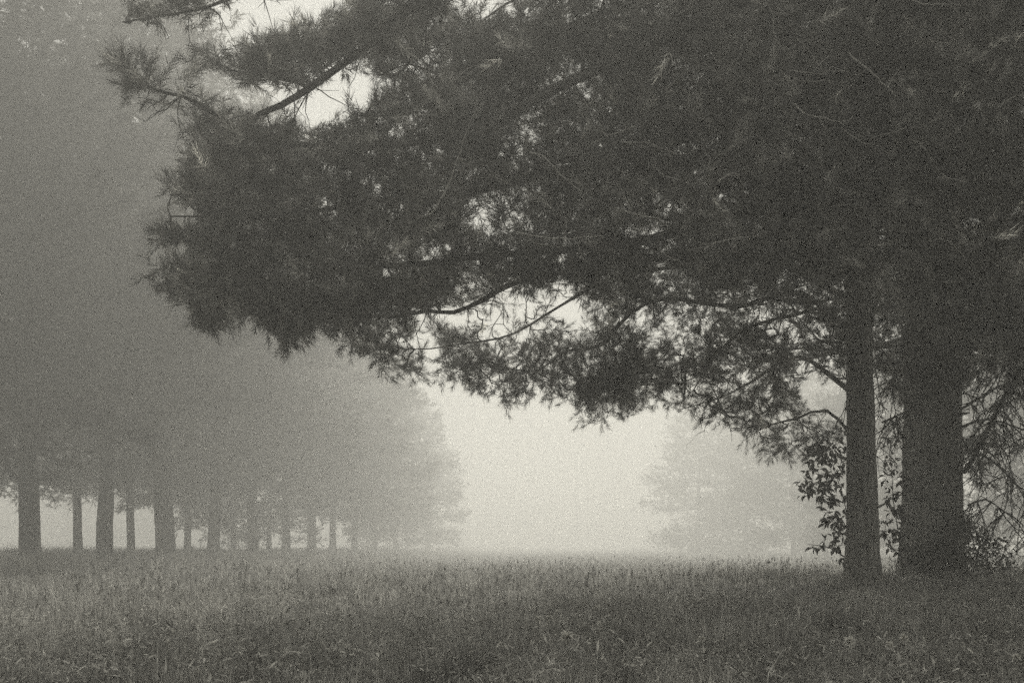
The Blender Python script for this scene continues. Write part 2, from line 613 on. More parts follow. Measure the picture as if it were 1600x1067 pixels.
def not_hole(px, py, more=1.0):
    k = np.ones(len(px), bool)
    jx = px + rng.normal(0, 9, len(px)); jy = py + rng.normal(0, 8, len(px))
    u = rng.random(len(px))
    for h in HOLES:
        cx_, cy_ = np.mean(np.array(h), 0)
        lace = 0.0 if cx_ < 600 else 0.3 if (cy_ > 440 and cx_ < 900) else 0.5
        k &= ~(in_poly(jx, jy, h) & (u > lace * more))
    return k


# ---- 1. near pine whose trunk stands just outside the frame on the right, boughs reaching across the picture
rs = np.random.default_rng(3)
bx, by = 7.9, 12.5
bz = float(ground_z(bx, by))
near_pine = thing('pine_tree', (bx, by, bz), 'near pine whose long dark boughs reach across the top of the picture', 'tree', 'foreground pines on the right')
tm, ax, rad = trunk_mesh('trunk', (0, 0, -0.15), (0.2, 0.2, 21), 0.55, 0.12, rs)
obj('trunk', tm, M_BARK, near_pine)
O = np.array([bx, by, bz])
def st(z): return axis_at(ax, z) + O
limbs = [
    limb_px([(1300, -330, 12.6), (1000, -190, 12.3), (800, -80, 12.2), (690, -15, 12), (615, 38, 11.9), (560, 82, 11.9), (485, 135, 11.8), (432, 166, 11.8), (400, 178, 11.8), (394, 205, 11.8), (402, 228, 11.8)], 0.13, 0.018, st(8.6)),
    limb_px([(1250, -400, 11.5), (900, -260, 11.2), (650, -140, 11), (470, -60, 10.9), (360, -8, 10.8), (290, 14, 10.8), (205, 22, 10.7)], 0.11, 0.008, st(8.9)),
    limb_px([(1350, -60, 12.4), (1080, 40, 12.2), (850, 150, 12), (700, 215, 11.8), (560, 235, 11.7), (470, 225, 11.6), (390, 222, 11.4), (334, 187, 11.3), (289, 148, 11.2), (247, 133, 11.1), (205, 118, 11.1)], 0.13, 0.007, st(7.0)),
    limb_px([(1400, 100, 12.6), (1150, 190, 12.8), (930, 260, 12.8), (720, 300, 12.6), (520, 320, 12.4), (380, 340, 12.2), (285, 352, 12.1)], 0.12, 0.01, st(6.1)),
    limb_px([(1400, 230, 13), (1200, 310, 13.4), (1010, 370, 13.6), (870, 395, 13.6), (720, 410, 13.4), (560, 420, 13.2), (420, 440, 13), (320, 455, 13), (275, 440, 12.9)], 0.11, 0.01, st(5.3)),
    limb_px([(1420, 300, 13.6), (1150, 385, 14.4), (970, 405, 14.8), (880, 428, 14.8), (805, 446, 14.7), (761, 473, 14.6), (711, 490, 14.5), (665, 488, 14.4), (600, 500, 14.2), (520, 490, 14), (450, 505, 13.9)], 0.1, 0.012, st(4.8)),
    limb_px([(1380, -180, 13.4), (1150, -60, 13.8), (950, 20, 14), (800, 80, 14), (680, 110, 13.8), (600, 60, 13.6)], 0.11, 0.01, st(7.8)),
]
lob = [
    ([(185, 20), (230, 8), (300, 0), (360, -30), (420, -60), (365, 2), (345, 20), (335, 38), (290, 30), (215, 30)], 10.8, 0.12, 26),
    ([(277, 60), (300, 72), (318, 94), (360, 92), (409, 88), (385, 64), (430, 74), (440, 62), (448, 28), (465, 54), (502, 38), (544, 15), (620, -15), (720, -40), (700, 10), (640, 40), (590, 70), (560, 96), (525, 112), (500, 126), (450, 138), (412, 132), (360, 112), (310, 106), (288, 85)], 11.8, 0.5, 190),
    ([(188, 95), (205, 90), (228, 92), (244, 120), (242, 145), (210, 156), (196, 145), (205, 125)], 11.1, 0.12, 11),
    ([(262, 128), (300, 145), (335, 170), (330, 190), (290, 160)], 11.2, 0.2, 5),
    ([(570, 60), (640, 30), (740, 20), (800, 10), (900, -40), (960, 60), (800, 110), (690, 140), (600, 150), (575, 110)], 13.4, 0.8, 170),
    # tufts that stick out of the ragged left end
    ([(252, 288), (274, 284), (292, 300), (270, 308)], 12.2, 0.15, 6),
    ([(246, 355), (270, 352), (288, 372), (255, 380)], 12.2, 0.15, 8),
    ([(248, 425), (264, 418), (288, 440), (272, 456), (252, 450)], 12.8, 0.15, 10),
    ([(292, 488), (315, 478), (345, 498), (330, 514), (304, 508)], 13, 0.15, 9),
    ([(428, 500), (452, 500), (456, 528), (441, 544), (432, 528)], 13.4, 0.12, 9),
    ([(480, 500), (520, 498), (560, 520), (600, 545), (620, 575), (580, 560), (520, 528)], 14.2, 0.3, 26),
    ([(940, 40), (1200, 20), (1240, 290), (960, 300)], 14.4, 0.8, 260),
    ([(760, 285), (890, 285), (890, 372), (780, 372)], 14.8, 0.5, 60),
    # main mass, left
    ([(300, 196), (340, 180), (390, 190), (440, 205), (500, 212), (560, 190), (600, 160), (660, 145), (700, 130), (760, 150), (760, 330), (700, 370), (640, 410), (600, 440), (560, 500), (500, 500), (440, 498), (380, 488), (330, 498), (295, 470), (258, 450), (258, 425), (285, 410), (300, 392), (262, 378), (258, 365), (300, 350), (318, 332), (290, 322), (268, 302), (310, 296), (322, 280), (285, 272), (298, 256), (330, 240), (298, 212)], 12.3, 1.3, 760),
    ([(290, 455), (340, 440), (420, 450), (470, 470), (540, 470), (620, 440), (700, 440), (640, 500), (560, 515), (500, 505), (470, 518), (450, 528), (438, 538), (428, 505), (380, 500), (330, 508)], 13.5, 0.8, 170),
    # main mass, centre and right
    ([(700, 130), (760, 60), (900, 0), (1100, -60), (1300, -60), (1620, -60), (1620, 420), (1400, 440), (1250, 440), (1100, 400), (900, 400), (860, 330), (800, 295), (740, 320)], 13.4, 1.5, 1500),
    ([(640, 430), (720, 385), (860, 375), (1000, 385), (1000, 440), (880, 450), (760, 455), (660, 478), (600, 490)], 14.2, 0.9, 180),
]
att = sample_lobes(lob, rs)
pxa, pya = proj(att)
att = att[not_hole(pxa, pya, 2.2) & mottled(pxa, pya)]
limbs_l = [(q[0] - O, q[1], q[2]) for q in limbs]


def add_grown(root, limbs, att, rs, **kw):
    o = np.array(root.location)
    kp = None
    def keep(px, py): return not_hole(px, py)
    # grow in world space, then shift meshes into the root's frame
    before = set(root.children)
    grown_parts(root, limbs, att, rs, keep=keep, **kw)
    for ch in root.children:
        if ch not in before:
            V = np.zeros(len(ch.data.vertices) * 3, np.float32)
            ch.data.vertices.foreach_get('co', V)
            V = V.reshape(-1, 3) - o.astype(np.float32)
            ch.data.vertices.foreach_set('co', V.ravel())
            ch.data.update()


bpy.context.view_layer.update()
add_grown(near_pine, limbs, att, rs, sprigs_per=(3, 4), sc=(0.75, 1.2))

# ---- 2. slim trunk and 3. stout trunk standing in view
bx, by = 6.1, 20.0
bz = CZ - (906 - HY) * by / FPX
slim = thing('pine_tree', (bx, by, bz), 'pine with the slim straight trunk in front of the stout one', 'tree', 'foreground pines on the right')
tm, ax2, _ = trunk_mesh('trunk', (0, 0, -0.2), (-0.25, 0.1, 19), 0.265, 0.1, rs, flare=0.42, bend=0.05)
obj('trunk', tm, M_BARK, slim)
O2 = np.array([bx, by, bz])
def st2(z): return axis_at(ax2, z) + O2
limbs = [
    limb_px([(1300, 486, 19.6), (1240, 490, 19.2), (1185, 505, 18.9), (1145, 532, 18.6), (1105, 575, 18.4), (1080, 610, 18.3)], 0.05, 0.008, st2(3.6)),
    limb_px([(1250, 458, 19.4), (1150, 474, 18.6), (1060, 468, 18.2), (1000, 477, 18), (962, 507, 17.9), (944, 530, 17.8), (910, 541, 17.8), (880, 548, 17.7), (842, 575, 17.7), (805, 580, 17.6), (745, 577, 17.6)], 0.055, 0.008, st2(4.2)),
    limb_px([(960, 515, 17.9), (958, 540, 17.8), (966, 562, 17.8), (977, 594, 17.8), (998, 613, 17.8)], 0.022, 0.01),
    limb_px([(1200, 410, 19), (1050, 420, 18.2), (950, 440, 18), (880, 480, 17.8), (800, 520, 17.6), (700, 540, 17.4), (620, 550, 17.2)], 0.05, 0.008, st2(4.9)),
    limb_px([(1280, 330, 19), (1150, 260, 18), (1000, 250, 17.4), (900, 270, 17)], 0.05, 0.008, st2(5.4)),
    limb_px([(1290, 640, 20.2), (1240, 655, 20.3), (1190, 668, 20.3), (1150, 665, 20.3)], 0.035, 0.008, st2(2.2)),
    limb_px([(1250, 560, 20.6), (1180, 590, 20.7), (1120, 620, 20.8), (1060, 630, 20.8)], 0.05, 0.008, st2(3.1)),
    limb_px([(1250, 150, 19), (1100, 60, 18), (1000, 20, 17.5)], 0.05, 0.008, st2(7.2)),
    limb_px([(1370, 470, 19.3), (1360, 510, 18.9), (1330, 540, 18.8)], 0.03, 0.008, st2(4.4)),
    limb_px([(1400, 250, 19), (1480, 180, 18.6), (1560, 120, 18.2)], 0.05, 0.008, st2(6.2)),
    limb_px([(1250, 230, 19), (1100, 190, 18), (950, 160, 17.2), (830, 190, 16.6), (740, 230, 16.2)], 0.05, 0.008, st2(6.6)),
    limb_px([(1250, 330, 19), (1100, 340, 18), (980, 340, 17.4), (900, 330, 17), (840, 290, 16.6)], 0.06, 0.01, st2(5.6)),
    limb_px([(1250, 60, 18.6), (1050, -20, 17.6), (900, -30, 17), (780, 20, 16.5), (720, 60, 16.2)], 0.06, 0.01, st2(8.0)),
]
lob = [
    ([(560, 540), (620, 500), (700, 510), (760, 545), (850, 530), (900, 500), (960, 470), (1000, 520), (1000, 600), (950, 640), (900, 640), (850, 605), (790, 632), (760, 622), (720, 590), (660, 590), (620, 575)], 17.6, 0.7, 560),
    ([(840, 420), (1000, 390), (1150, 380), (1200, 440), (1100, 470), (1000, 480), (930, 500), (880, 460)], 18.2, 0.9, 330),
    ([(900, 600), (960, 560), (1080, 520), (1180, 500), (1240, 560), (1240, 640), (1180, 660), (1130, 655), (1060, 648), (1000, 636), (945, 655), (918, 672), (905, 645)], 18.9, 0.9, 560),
    ([(1140, 665), (1200, 655), (1260, 640), (1310, 650), (1310, 690), (1255, 710), (1205, 715), (1170, 692)], 20.3, 0.5, 80),
    ([(1000, 360), (1200, 330), (1340, 330), (1380, 480), (1330, 560), (1240, 560), (1200, 480), (1100, 460)], 18.6, 1.2, 460),
    ([(880, 240), (1000, 230), (1150, 230), (1300, 260), (1300, 350), (1050, 370), (920, 330)], 17.8, 1.0, 150),
    ([(980, -20), (1100, -60), (1300, -60), (1340, 200), (1200, 220), (1050, 160)], 18.2, 1.2, 160),
    ([(1285, 470), (1400, 470), (1410, 570), (1345, 600), (1285, 575)], 18.9, 0.45, 90),
    ([(1330, 60), (1500, -40), (1620, 40), (1600, 200), (1450, 300), (1350, 250)], 18.6, 1.2, 170),
    ([(680, 150), (760, 110), (900, 60), (1020, 60), (1020, 400), (900, 390), (858, 330), (820, 290), (760, 300), (690, 330)], 16.8, 1.2, 560),
    ([(930, 450), (1150, 436), (1150, 512), (940, 532)], 19.3, 0.5, 130),
    ([(690, 455), (880, 440), (880, 515), (720, 525)], 17.4, 0.5, 60),
    ([(690, 60), (790, 20), (1000, -40), (1020, 80), (880, 110), (720, 130)], 16.6, 0.8, 130),
]
att = sample_lobes(lob, rs)
pxa, pya = proj(att); att = att[not_hole(pxa, pya, 2.2) & mottled(pxa, pya)]
bpy.context.view_layer.update()
add_grown(slim, limbs, att, rs, sprigs_per=(2, 3), sc=(0.65, 1.0), up=0.05, extra_along=1)

bx, by = 8.1, 22.2
bz = CZ - (905 - HY) * by / FPX
stout = thing('pine_tree', (bx, by, bz), 'pine with the stout trunk and drooping bare twigs on its right', 'tree', 'foreground pines on the right')
tm, ax3, _ = trunk_mesh('trunk', (0, 0, -0.25), (0.1, 0.3, 24), 0.575, 0.16, rs, flare=0.35, bend=0.06)
obj('trunk', tm, M_BARK, stout)
O3 = np.array([bx, by, bz])
def st3(z): return axis_at(ax3, z) + O3
limbs = [
    limb_px([(1473, 522, 21), (1548, 544, 20.6), (1610, 556, 20.2), (1700, 580, 20)], 0.08, 0.02, st3(4.9)),
    limb_px([(1480, 420, 21), (1560, 450, 20.6), (1640, 480, 20.2)], 0.08, 0.03, st3(5.8)),
    limb_px([(1400, 400, 21), (1300, 380, 20.4), (1200, 400, 20.1)], 0.08, 0.02, st3(6.2)),
    limb_px([(1500, 300, 21), (1580, 260, 20.5), (1660, 250, 20)], 0.08, 0.02, st3(7.5)),
    limb_px([(1400, 220, 21.4), (1300, 150, 21), (1200, 100, 20.5)], 0.08, 0.02, st3(8.2)),
    limb_px([(1500, 80, 21.4), (1580, 20, 21), (1660, -20, 20.5)], 0.08, 0.02, st3(10)),
    limb_px([(1440, 560, 21.2), (1400, 590, 20.9), (1380, 620, 20.8)], 0.04, 0.01, st3(3.9)),
]
lob = [
    ([(1380, 380), (1620, 400), (1640, 580), (1560, 560), (1480, 545), (1400, 560), (1370, 500)], 20.6, 0.9, 380),
    ([(1300, 200), (1640, 180), (1640, 420), (1400, 440), (1240, 420)], 20.8, 1.1, 300),
    ([(1200, -40), (1640, -60), (1640, 200), (1300, 240), (1180, 140)], 21, 1.2, 280),
    ([(1370, 540), (1440, 540), (1500, 560), (1515, 600), (1480, 610), (1400, 620), (1375, 590)], 20.8, 0.5, 110),
]
att = sample_lobes(lob, rs)
pxa, pya = proj(att); att = att[not_hole(pxa, pya, 2.2) & mottled(pxa, pya)]
bpy.context.view_layer.update()
add_grown(stout, limbs, att, rs, sprigs_per=(2, 4), sc=(0.9, 1.4), up=0.1)


def local_obj(name, me, mat, root):
    o = np.array(root.location, np.float32)
    V = np.zeros(len(me.vertices) * 3, np.float32)
    me.vertices.foreach_get('co', V)
    me.vertices.foreach_set('co', (V.reshape(-1, 3) - o).ravel())
    me.update()
    return obj(name, me, mat, root)


# drooping bare branches right of the stout trunk
def droop(start_pts, r0, r1, n, rs, length=(0.5, 1.3)):
    b = Builder()
    P = catmull([at(*q) for q in start_pts], 0.12)
    b.tube(P, np.linspace(r0, r1, len(P)), 6, rough=0.1)
    A, B, ra, rb = [], [], [], []
    def hang(p, L, r, dep):
        d = unit(np.array([rs.normal(0, 0.5), rs.normal(0, 0.5), -0.25]))
        m = max(3, int(L / 0.09))
        for q in range(m):
            d = unit(d + np.array([rs.normal(0, 0.16), rs.normal(0, 0.16), -0.16 + rs.normal(0, 0.1)]))
            e = p + d * L / m
            A.append(p); B.append(e); ra.append(r * (1 - 0.6 * q / m)); rb.append(r * (1 - 0.7 * (q + 1) / m))
            p = e
            if dep < 2 and rs.random() < 0.42:
                hang(p, L * rs.uniform(0.25, 0.5), r * 0.6, dep + 1)
    for q in range(n):
        hang(P[rs.integers(len(P) // 5, len(P))], rs.uniform(*length), 0.016 if n > 13 else 0.009, 0)
    b.segs(np.array(A), np.array(B), np.array(ra), np.array(rb), 3)
    return b.mesh('bare_branch')


local_obj('bare_branch', droop([(1506, 738, 21.7), (1525, 708, 21.4), (1548, 661, 21.2), (1567, 628, 21.1), (1597, 577, 21), (1640, 540, 20.9)], 0.05, 0.03, 60, rs), M_TWIG, stout)
local_obj('bare_branch', droop([(1500, 640, 21.9), (1530, 622, 21.6), (1570, 600, 21.4), (1640, 585, 21.2)], 0.03, 0.012, 14, rs, (0.3, 0.8)), M_TWIG, stout)
local_obj('bare_branch', droop([(1500, 668, 21.9), (1540, 655, 21.8), (1590, 668, 21.7), (1640, 690, 21.6)], 0.025, 0.01, 14, rs, (0.4, 1.0)), M_TWIG, stout)
for pts, cnt_ in (([(1512, 560, 20.6), (1560, 566, 20.4), (1610, 580, 20.3)], 26), ([(1508, 700, 21.5), (1550, 720, 21.3), (1590, 760, 21.2), (1610, 800, 21.1)], 18), ([(1380, 600, 20.9), (1400, 590, 20.9), (1425, 575, 21)], 20), ([(1512, 790, 21.4), (1540, 780, 21.3), (1570, 800, 21.2)], 14), ([(1378, 660, 21.0), (1400, 650, 21.0), (1420, 640, 21.1)], 16)):
    local_obj('bare_branch', droop(pts, 0.022, 0.01, cnt_, rs, (0.4, 1.2)), M_TWIG, stout)
for pts in ([(1365, 560, 19.9), (1372, 600, 19.8), (1380, 640, 19.7)], [(1345, 470, 19.5), (1340, 540, 19.4), (1326, 610, 19.4), (1318, 660, 19.4)], [(1250, 500, 19.2), (1270, 520, 19.1), (1300, 560, 19.1)], [(1060, 600, 18.4), (1100, 590, 18.4), (1130, 640, 18.4)]):
    local_obj('bare_branch', droop(pts, 0.012, 0.006, 12, rs, (0.25, 0.7)), M_TWIG, slim)

for root_, axx, rr_, zs in ((slim, ax2, 0.25, (1.2, 2.0, 2.7, 3.1)), (stout, ax3, 0.55, (1.5, 2.2, 2.6, 3.2, 3.6))):
    for z_ in zs:
        az_ = rs.uniform(0, 6.28); p0 = axis_at(axx, z_); d_ = np.array([math.cos(az_), math.sin(az_), rs.uniform(-0.2, 0.4)])
        b = Builder()
        P = [p0 + d_ * rr_ * 0.7, p0 + d_ * (rr_ + 0.05), p0 + d_ * (rr_ + rs.uniform(0.1, 0.3)) + rs.normal(0, 0.02, 3)]
        b.tube(P, [0.04, 0.028, 0.014], 7, rough=0.2)
        obj('branch_stub', b.mesh('branch_stub'), M_BARK, root_)

# pale dead twigs in front of the boughs, lit look put into the colour
for pts in ([(808, 362), (850, 370), (895, 377), (945, 372)], [(828, 240), (848, 246), (872, 272), (905, 300)], [(1240, 160), (1256, 174), (1275, 180), (1318, 196)], [(1325, 84), (1356, 108), (1380, 128), (1402, 150)],
            [(970, 328), (990, 337), (1032, 344)], [(1100, 392), (1112, 386), (1140, 382), (1168, 378)], [(1120, 284), (1140, 270), (1154, 276)], [(1422, 0), (1450, 8), (1500, 12)], [(640, 350), (680, 325), (712, 250), (722, 225)]):
    b = Builder()
    P = catmull([at(px_, py_, 10.9) for px_, py_ in pts], 0.05)
    P += np.cumsum(rs.normal(0, 0.006, P.shape), 0)
    b.tube(P, np.linspace(0.011, 0.004, len(P)), 5)
    for q in range(3):
        s = P[rs.integers(1, len(P) - 1)]
        e = s + rs.normal(0, 0.12, 3)
        b.tube(np.array([s, (s + e) / 2 + rs.normal(0, 0.02, 3), e]), [0.005, 0.004, 0.002], 4)
    local_obj('dead_twig', b.mesh('dead_twig'), M_DEAD, near_pine)

for q in range(34):
    px_ = rs.uniform(560, 1560); py_ = rs.uniform(60, 430)
    P = [at(px_, py_, rs.uniform(11.7, 12.3))]
    d_ = unit(np.array([rs.choice([-1, 1]) * rs.uniform(0.5, 1), rs.normal(0, 0.3), rs.normal(-0.2, 0.45)]))
    for e in range(int(rs.integers(6, 14))):
        d_ = unit(d_ + rs.normal(0, 0.16, 3)); P.append(P[-1] + d_ * 0.06)
    b = Builder()
    b.tube(P, np.linspace(0.008, 0.003, len(P)), 4)
    for e in range(3):
        f = P[int(rs.integers(1, len(P) - 1))]; d2 = unit(d_ + rs.normal(0, 0.6, 3)); L_ = rs.uniform(0.08, 0.3)
        b.tube([f, f + d2 * L_ * 0.5 + rs.normal(0, 0.01, 3), f + d2 * L_ + rs.normal(0, 0.02, 3)], [0.005, 0.0035, 0.002], 3)
    local_obj('dead_twig', b.mesh('dead_twig'), M_DEAD, near_pine)

# ------------------------------------------------------------------ avenue pines
FAR = [make_sprig(np.random.default_rng(70 + k), n=27, length=0.62, needle=0.30, width=0.033, start=0.1) for k in range(5)]


def avenue_proto(seed, H, base, reach, n_sprig):
    rs = np.random.default_rng(seed)
    tm, ax_, _ = trunk_mesh('trunk', (0, 0, -0.3), (rs.normal(0, 0.4), rs.normal(0, 0.4), H), 0.34, 0.05, rs, flare=0.35, bend=0.12, sides=20, rings=40)
    b = Builder()
    PS, DS = [], []
    z = base
    lv = []
    while z < H - 0.5:
        for q in range(rs.integers(3, 6)):
            lv.append((z + rs.uniform(-0.2, 0.2), rs.uniform(0, 2 * np.pi)))
        z += rs.uniform(0.5, 0.8)
    tot = 0
    info = []
    for z, az in lv:
        f = min(1.0, max(0.0, (z - base) / (H - base)))
        L = reach * (0.75 + 0.5 * math.sin(min(1, f * 2.2) * 1.57)) * (1 - f ** 1.8) * rs.uniform(0.65, 1.15) + 0.6
        el = -0.12 + 0.5 * f + rs.normal(0, 0.1)
        info.append((z, az, L, el)); tot += L ** 1.5
    for z, az, L, el in info:
        d = np.array([math.cos(az) * math.cos(el), math.sin(az) * math.cos(el), math.sin(el)])
        t = np.linspace(0, 1, 7)
        P = axis_at(ax_, z) + d * (t * L)[:, None]
        P[:, 2] += -0.25 * L * 0.25 * np.sin(t * 2.6)
        P += rs.normal(0, 0.04, P.shape) * t[:, None]
        b.tube(P, np.linspace(0.022 + 0.008 * L, 0.008, 7), 5)
        m = int(n_sprig * L ** 1.5 / tot)
        tt = rs.uniform(0.12, 1.0, m) ** 0.75
        side = np.array([-math.sin(az), math.cos(az), 0])
        w = rs.normal(0, 0.30, m) * L * (0.35 + 0.35 * np.sin(tt * 3.0))
        q = np.stack([np.interp(tt, t, P[:, c]) for c in range(3)], -1) + side * w[:, None] + np.abs(w)[:, None] * d * 0.25
        q[:, 2] += rs.normal(0, 0.3, m) - 0.08 * np.abs(w)
        PS.append(q)
        DS.append(unit(d * 0.6 + side * np.sign(w)[:, None] * 0.5 + np.array([0, 0, 0.25]) + rs.normal(0, 0.45, (m, 3))))
    for q in range(9):                            # dead low branches, some with a last tuft
        z = rs.uniform(1.6, base + 0.4); az = rs.uniform(0, 6.28); L = rs.uniform(0.6, 2.4)
        d = np.array([math.cos(az), math.sin(az), rs.uniform(-0.45, 0.3)])
        t = np.linspace(0, 1, 6)
        P = axis_at(ax_, z) + d * (t * L)[:, None]
        P[:, 2] -= 0.25 * L * t ** 2
        P += rs.normal(0, 0.05, P.shape) * t[:, None]
        b.tube(P, np.linspace(0.03, 0.008, 6), 4)
        for e in range(5):
            f = P[rs.integers(2, 6)]
            b.tube([f, f + rs.normal(0, 0.25, 3) - np.array([0, 0, 0.15])], [0.012, 0.005], 3)
        if q % 3 == 0:
            m = 16
            PS.append(P[rs.integers(3, 6, m)] + rs.normal(0, 0.22, (m, 3)))
            DS.append(unit(d + rs.normal(0, 0.6, (m, 3)) + np.array([0, 0, -0.2])))
    PS = np.concatenate(PS); DS = np.concatenate(DS)
    T = place_sprigs(FAR, PS, DS, rs.uniform(0.7, 1.25, len(PS)), rs)
    return tm, b.mesh('limbs'), tri_mesh('crown', T)


protos = [avenue_proto(100, 24, 4.3, 5.4, 5600), avenue_proto(101, 25, 4.0, 5.8, 6000), avenue_proto(102, 23, 3.7, 5.2, 5200), avenue_proto(103, 25, 6.3, 5.8, 5200)]


def avenue_pine(x, y, proto, rz, s, tr, label, group, lean=(0, 0), dz=0.0):
    z = float(ground_z(x, y))
    e = thing('pine_tree', (x, y, z), label, 'tree', group)
    e.rotation_euler = (lean[0], lean[1], rz)
    tm, lm, cm = protos[proto]
    t = obj('trunk', tm, M_BARK_FAR, e); t.scale = (tr, tr, s)
    q = obj('limbs', lm, M_TWIG, e); q.scale = (s, s, s); q.location.z = dz; tag(q, kind='stuff')
    c = obj('crown', cm, M_NEEDLE_FAR, e); c.scale = (s, s, s); c.location.z = dz; tag(c, kind='stuff')
    return e


def px_to_x(px, d):
    return (px - CX) * d / FPX


G1 = 'pines of the left avenue row'
row = [
    (48, 38, 1.0, 'nearest and darkest pine of the left row, thick trunk by the left edge'),
    (162, 45, 0.95, 'second thick trunk of the left pine row, counted from the left edge'),
    (260, 53, 1.35, 'stoutest trunk of the left pine row, third thick one from the left'),
    (333, 61, 0.98, 'fourth thick trunk of the left pine row, greyer than the three before'),
    (396, 70, 1.0, 'fifth pine of the left row, pale grey trunk fading in fog'),
    (447, 80, 0.9, 'sixth pine of the left row, faint trunk in the fog'),
    (487, 91, 1.1, 'seventh pine of the left row, very faint trunk in the fog'),
    (520, 102, 0.9, 'eighth pine of the left row, almost lost in the fog'),
    (553, 115, 0.9, 'ninth pine of the left row, faded shape in the bright fog'),
    (585, 132, 0.9, 'tenth pine of the left row, mere shape in the bright fog'),
    (618, 156, 1.0, 'eleventh pine of the left row, pale shape beside the bright gap'),
    (668, 190, 1.0, 'last pine of the left row with ragged edge against the bright gap'),
]
for k, (px_, d, tr, lab) in enumerate(row):
    avenue_pine(px_to_x(px_, d), d, k % 3, 1.3 * k + 0.4, (1.0 if k < 8 else 1.12) + 0.04 * ((k * 7) % 3 - 1), tr, lab, G1, (0.0, (0.0, -0.012, 0.015, -0.02, 0.02, 0.0, -0.02, 0.015, 0, 0, 0, 0)[k]), dz=(3.4, 3.6, 4.2, 4.2, 3.6, 3.0, 2.2, 1.2, 0.0, -1.2, -2.2, -2.6)[k])
for k, (px_, d, tr, lab, ln) in enumerate([
    (122, 66, 0.75, 'slightly leaning thin pine behind the left row, between its two nearest trunks', -0.03),
    (205, 76, 0.8, 'thin pine behind the left row, between second and third thick trunks', 0),
    (293, 90, 0.8, 'thin pine behind the left row, just right of the stoutest trunk', 0),
    (-45, 70, 0.8, 'pine behind the left row showing its crown at the left edge', 0),
    (365, 105, 0.8, 'thin faint pine behind the left row, between fourth and fifth trunks', 0),
    (52, 92, 0.8, 'far pine half hidden by the nearest trunk of the left row', 0),
    (166, 104, 0.8, 'far pine half hidden by the second thick trunk of the left row', 0.02),
    (256, 112, 0.8, 'far pine half hidden by the stoutest trunk of the left row', 0),
    (330, 124, 0.8, 'far pine half hidden by the fourth trunk of the left row', -0.02),
    (420, 120, 0.8, 'far faint pine behind the left row, between fifth and sixth trunks', 0),
]):
    avenue_pine(px_to_x(px_, d), d, (k + 1) % 3, 2.1 * k + 1, 1.0, tr, lab, 'thin pines behind the left row', (0, ln), (1.2, 2.0, 1.2, 1.6, -0.4, 2.4, 2.1, 1.4, 0.2, -1.8)[k])
# the row goes on towards the viewer, its boughs enter the frame at the upper left
avenue_pine(px_to_x(-130, 31), 31, 1, 0.7, 1.02, 1.0, 'pine just outside the left edge, its boughs darkening the upper left corner', G1)
for k, (px_, d, lab) in enumerate([
    (1660, 78, 'hazy pine behind the drooping twigs at the right edge'),
    (1490, 92, 'hazy pine directly behind the stout trunk'),
    (1350, 110, 'pale hazy pine behind the slim trunk'),
    (1240, 150, 'pale pine in the fog well left of the slim trunk and its sapling'),
    (1090, 185, 'palest pine at the right side of the bright gap'),
    (1165, 172, 'pale pine right behind the palest one beside the bright gap'),
    (1290, 150, 'pale pine in the fog just left of the slim trunk'),
]):
    avenue_pine(px_to_x(px_, d), d, k % 3, 1.7 * k + 2, (1.05, 1.08, 1.1, 1.2, 1.28, 1.2, 1.15)[k], 1.0, lab, 'hazy pines behind on the right', dz=(-0.5, -1.5, -2.2, -3.2, -3.4, -3.0, -3.0)[k])

avenue_pine(px_to_x(1463, 30.5), 30.5, 3, 0.9, 1.0, 1.0, 'pine hidden behind the stout trunk, its high crown filling the upper right', 'hazy pines behind on the right')
avenue_pine(px_to_x(1790, 27), 27, 3, 2.9, 1.0, 1.1, 'pine outside the right edge, its crown filling the upper right corner', 'hazy pines behind on the right')

# upper crowns of the three near pines, above the picture: they shade the ground below
for root_, zoff, rz_, s_ in ((near_pine, 4.8, 0.3, 0.7), (slim, 6.2, 1.9, 0.9), (stout, 5.6, 4.0, 0.95)):
    up_l = obj('upper_limbs', protos[3][1], M_TWIG, root_, (0, 0, zoff)); tag(up_l, kind='stuff')
    up_c = obj('crown', protos[3][2], M_NEEDLE_FAR, root_, (0, 0, zoff)); tag(up_c, kind='stuff')
    for o_ in (up_l, up_c):
        o_.scale = (s_, s_, s_); o_.rotation_euler.z = rz_

# ------------------------------------------------------------------ undergrowth at the trunks
def leaf_mesh(L, W):
    V = [(0, 0, 0), (W * .5, L * .35, .012), (0, L * .4, -.012), (-W * .5, L * .35, .012), (W * .32, L * .72, -.004), (0, L * .75, -.02), (-W * .32, L * .72, -.004), (0, L, -.05)]
    F3 = [(0, 1, 2), (0, 2, 3), (4, 7, 5), (5, 7, 6)]
    F4 = [(1, 4, 5, 2), (2, 5, 6, 3)]
    return np.array(V), F3, F4


LV, LF3, LF4 = leaf_mesh(0.145, 0.075)
leaf_me = mesh_from('leaf', LV, [np.array(LF3), np.array(LF4)])


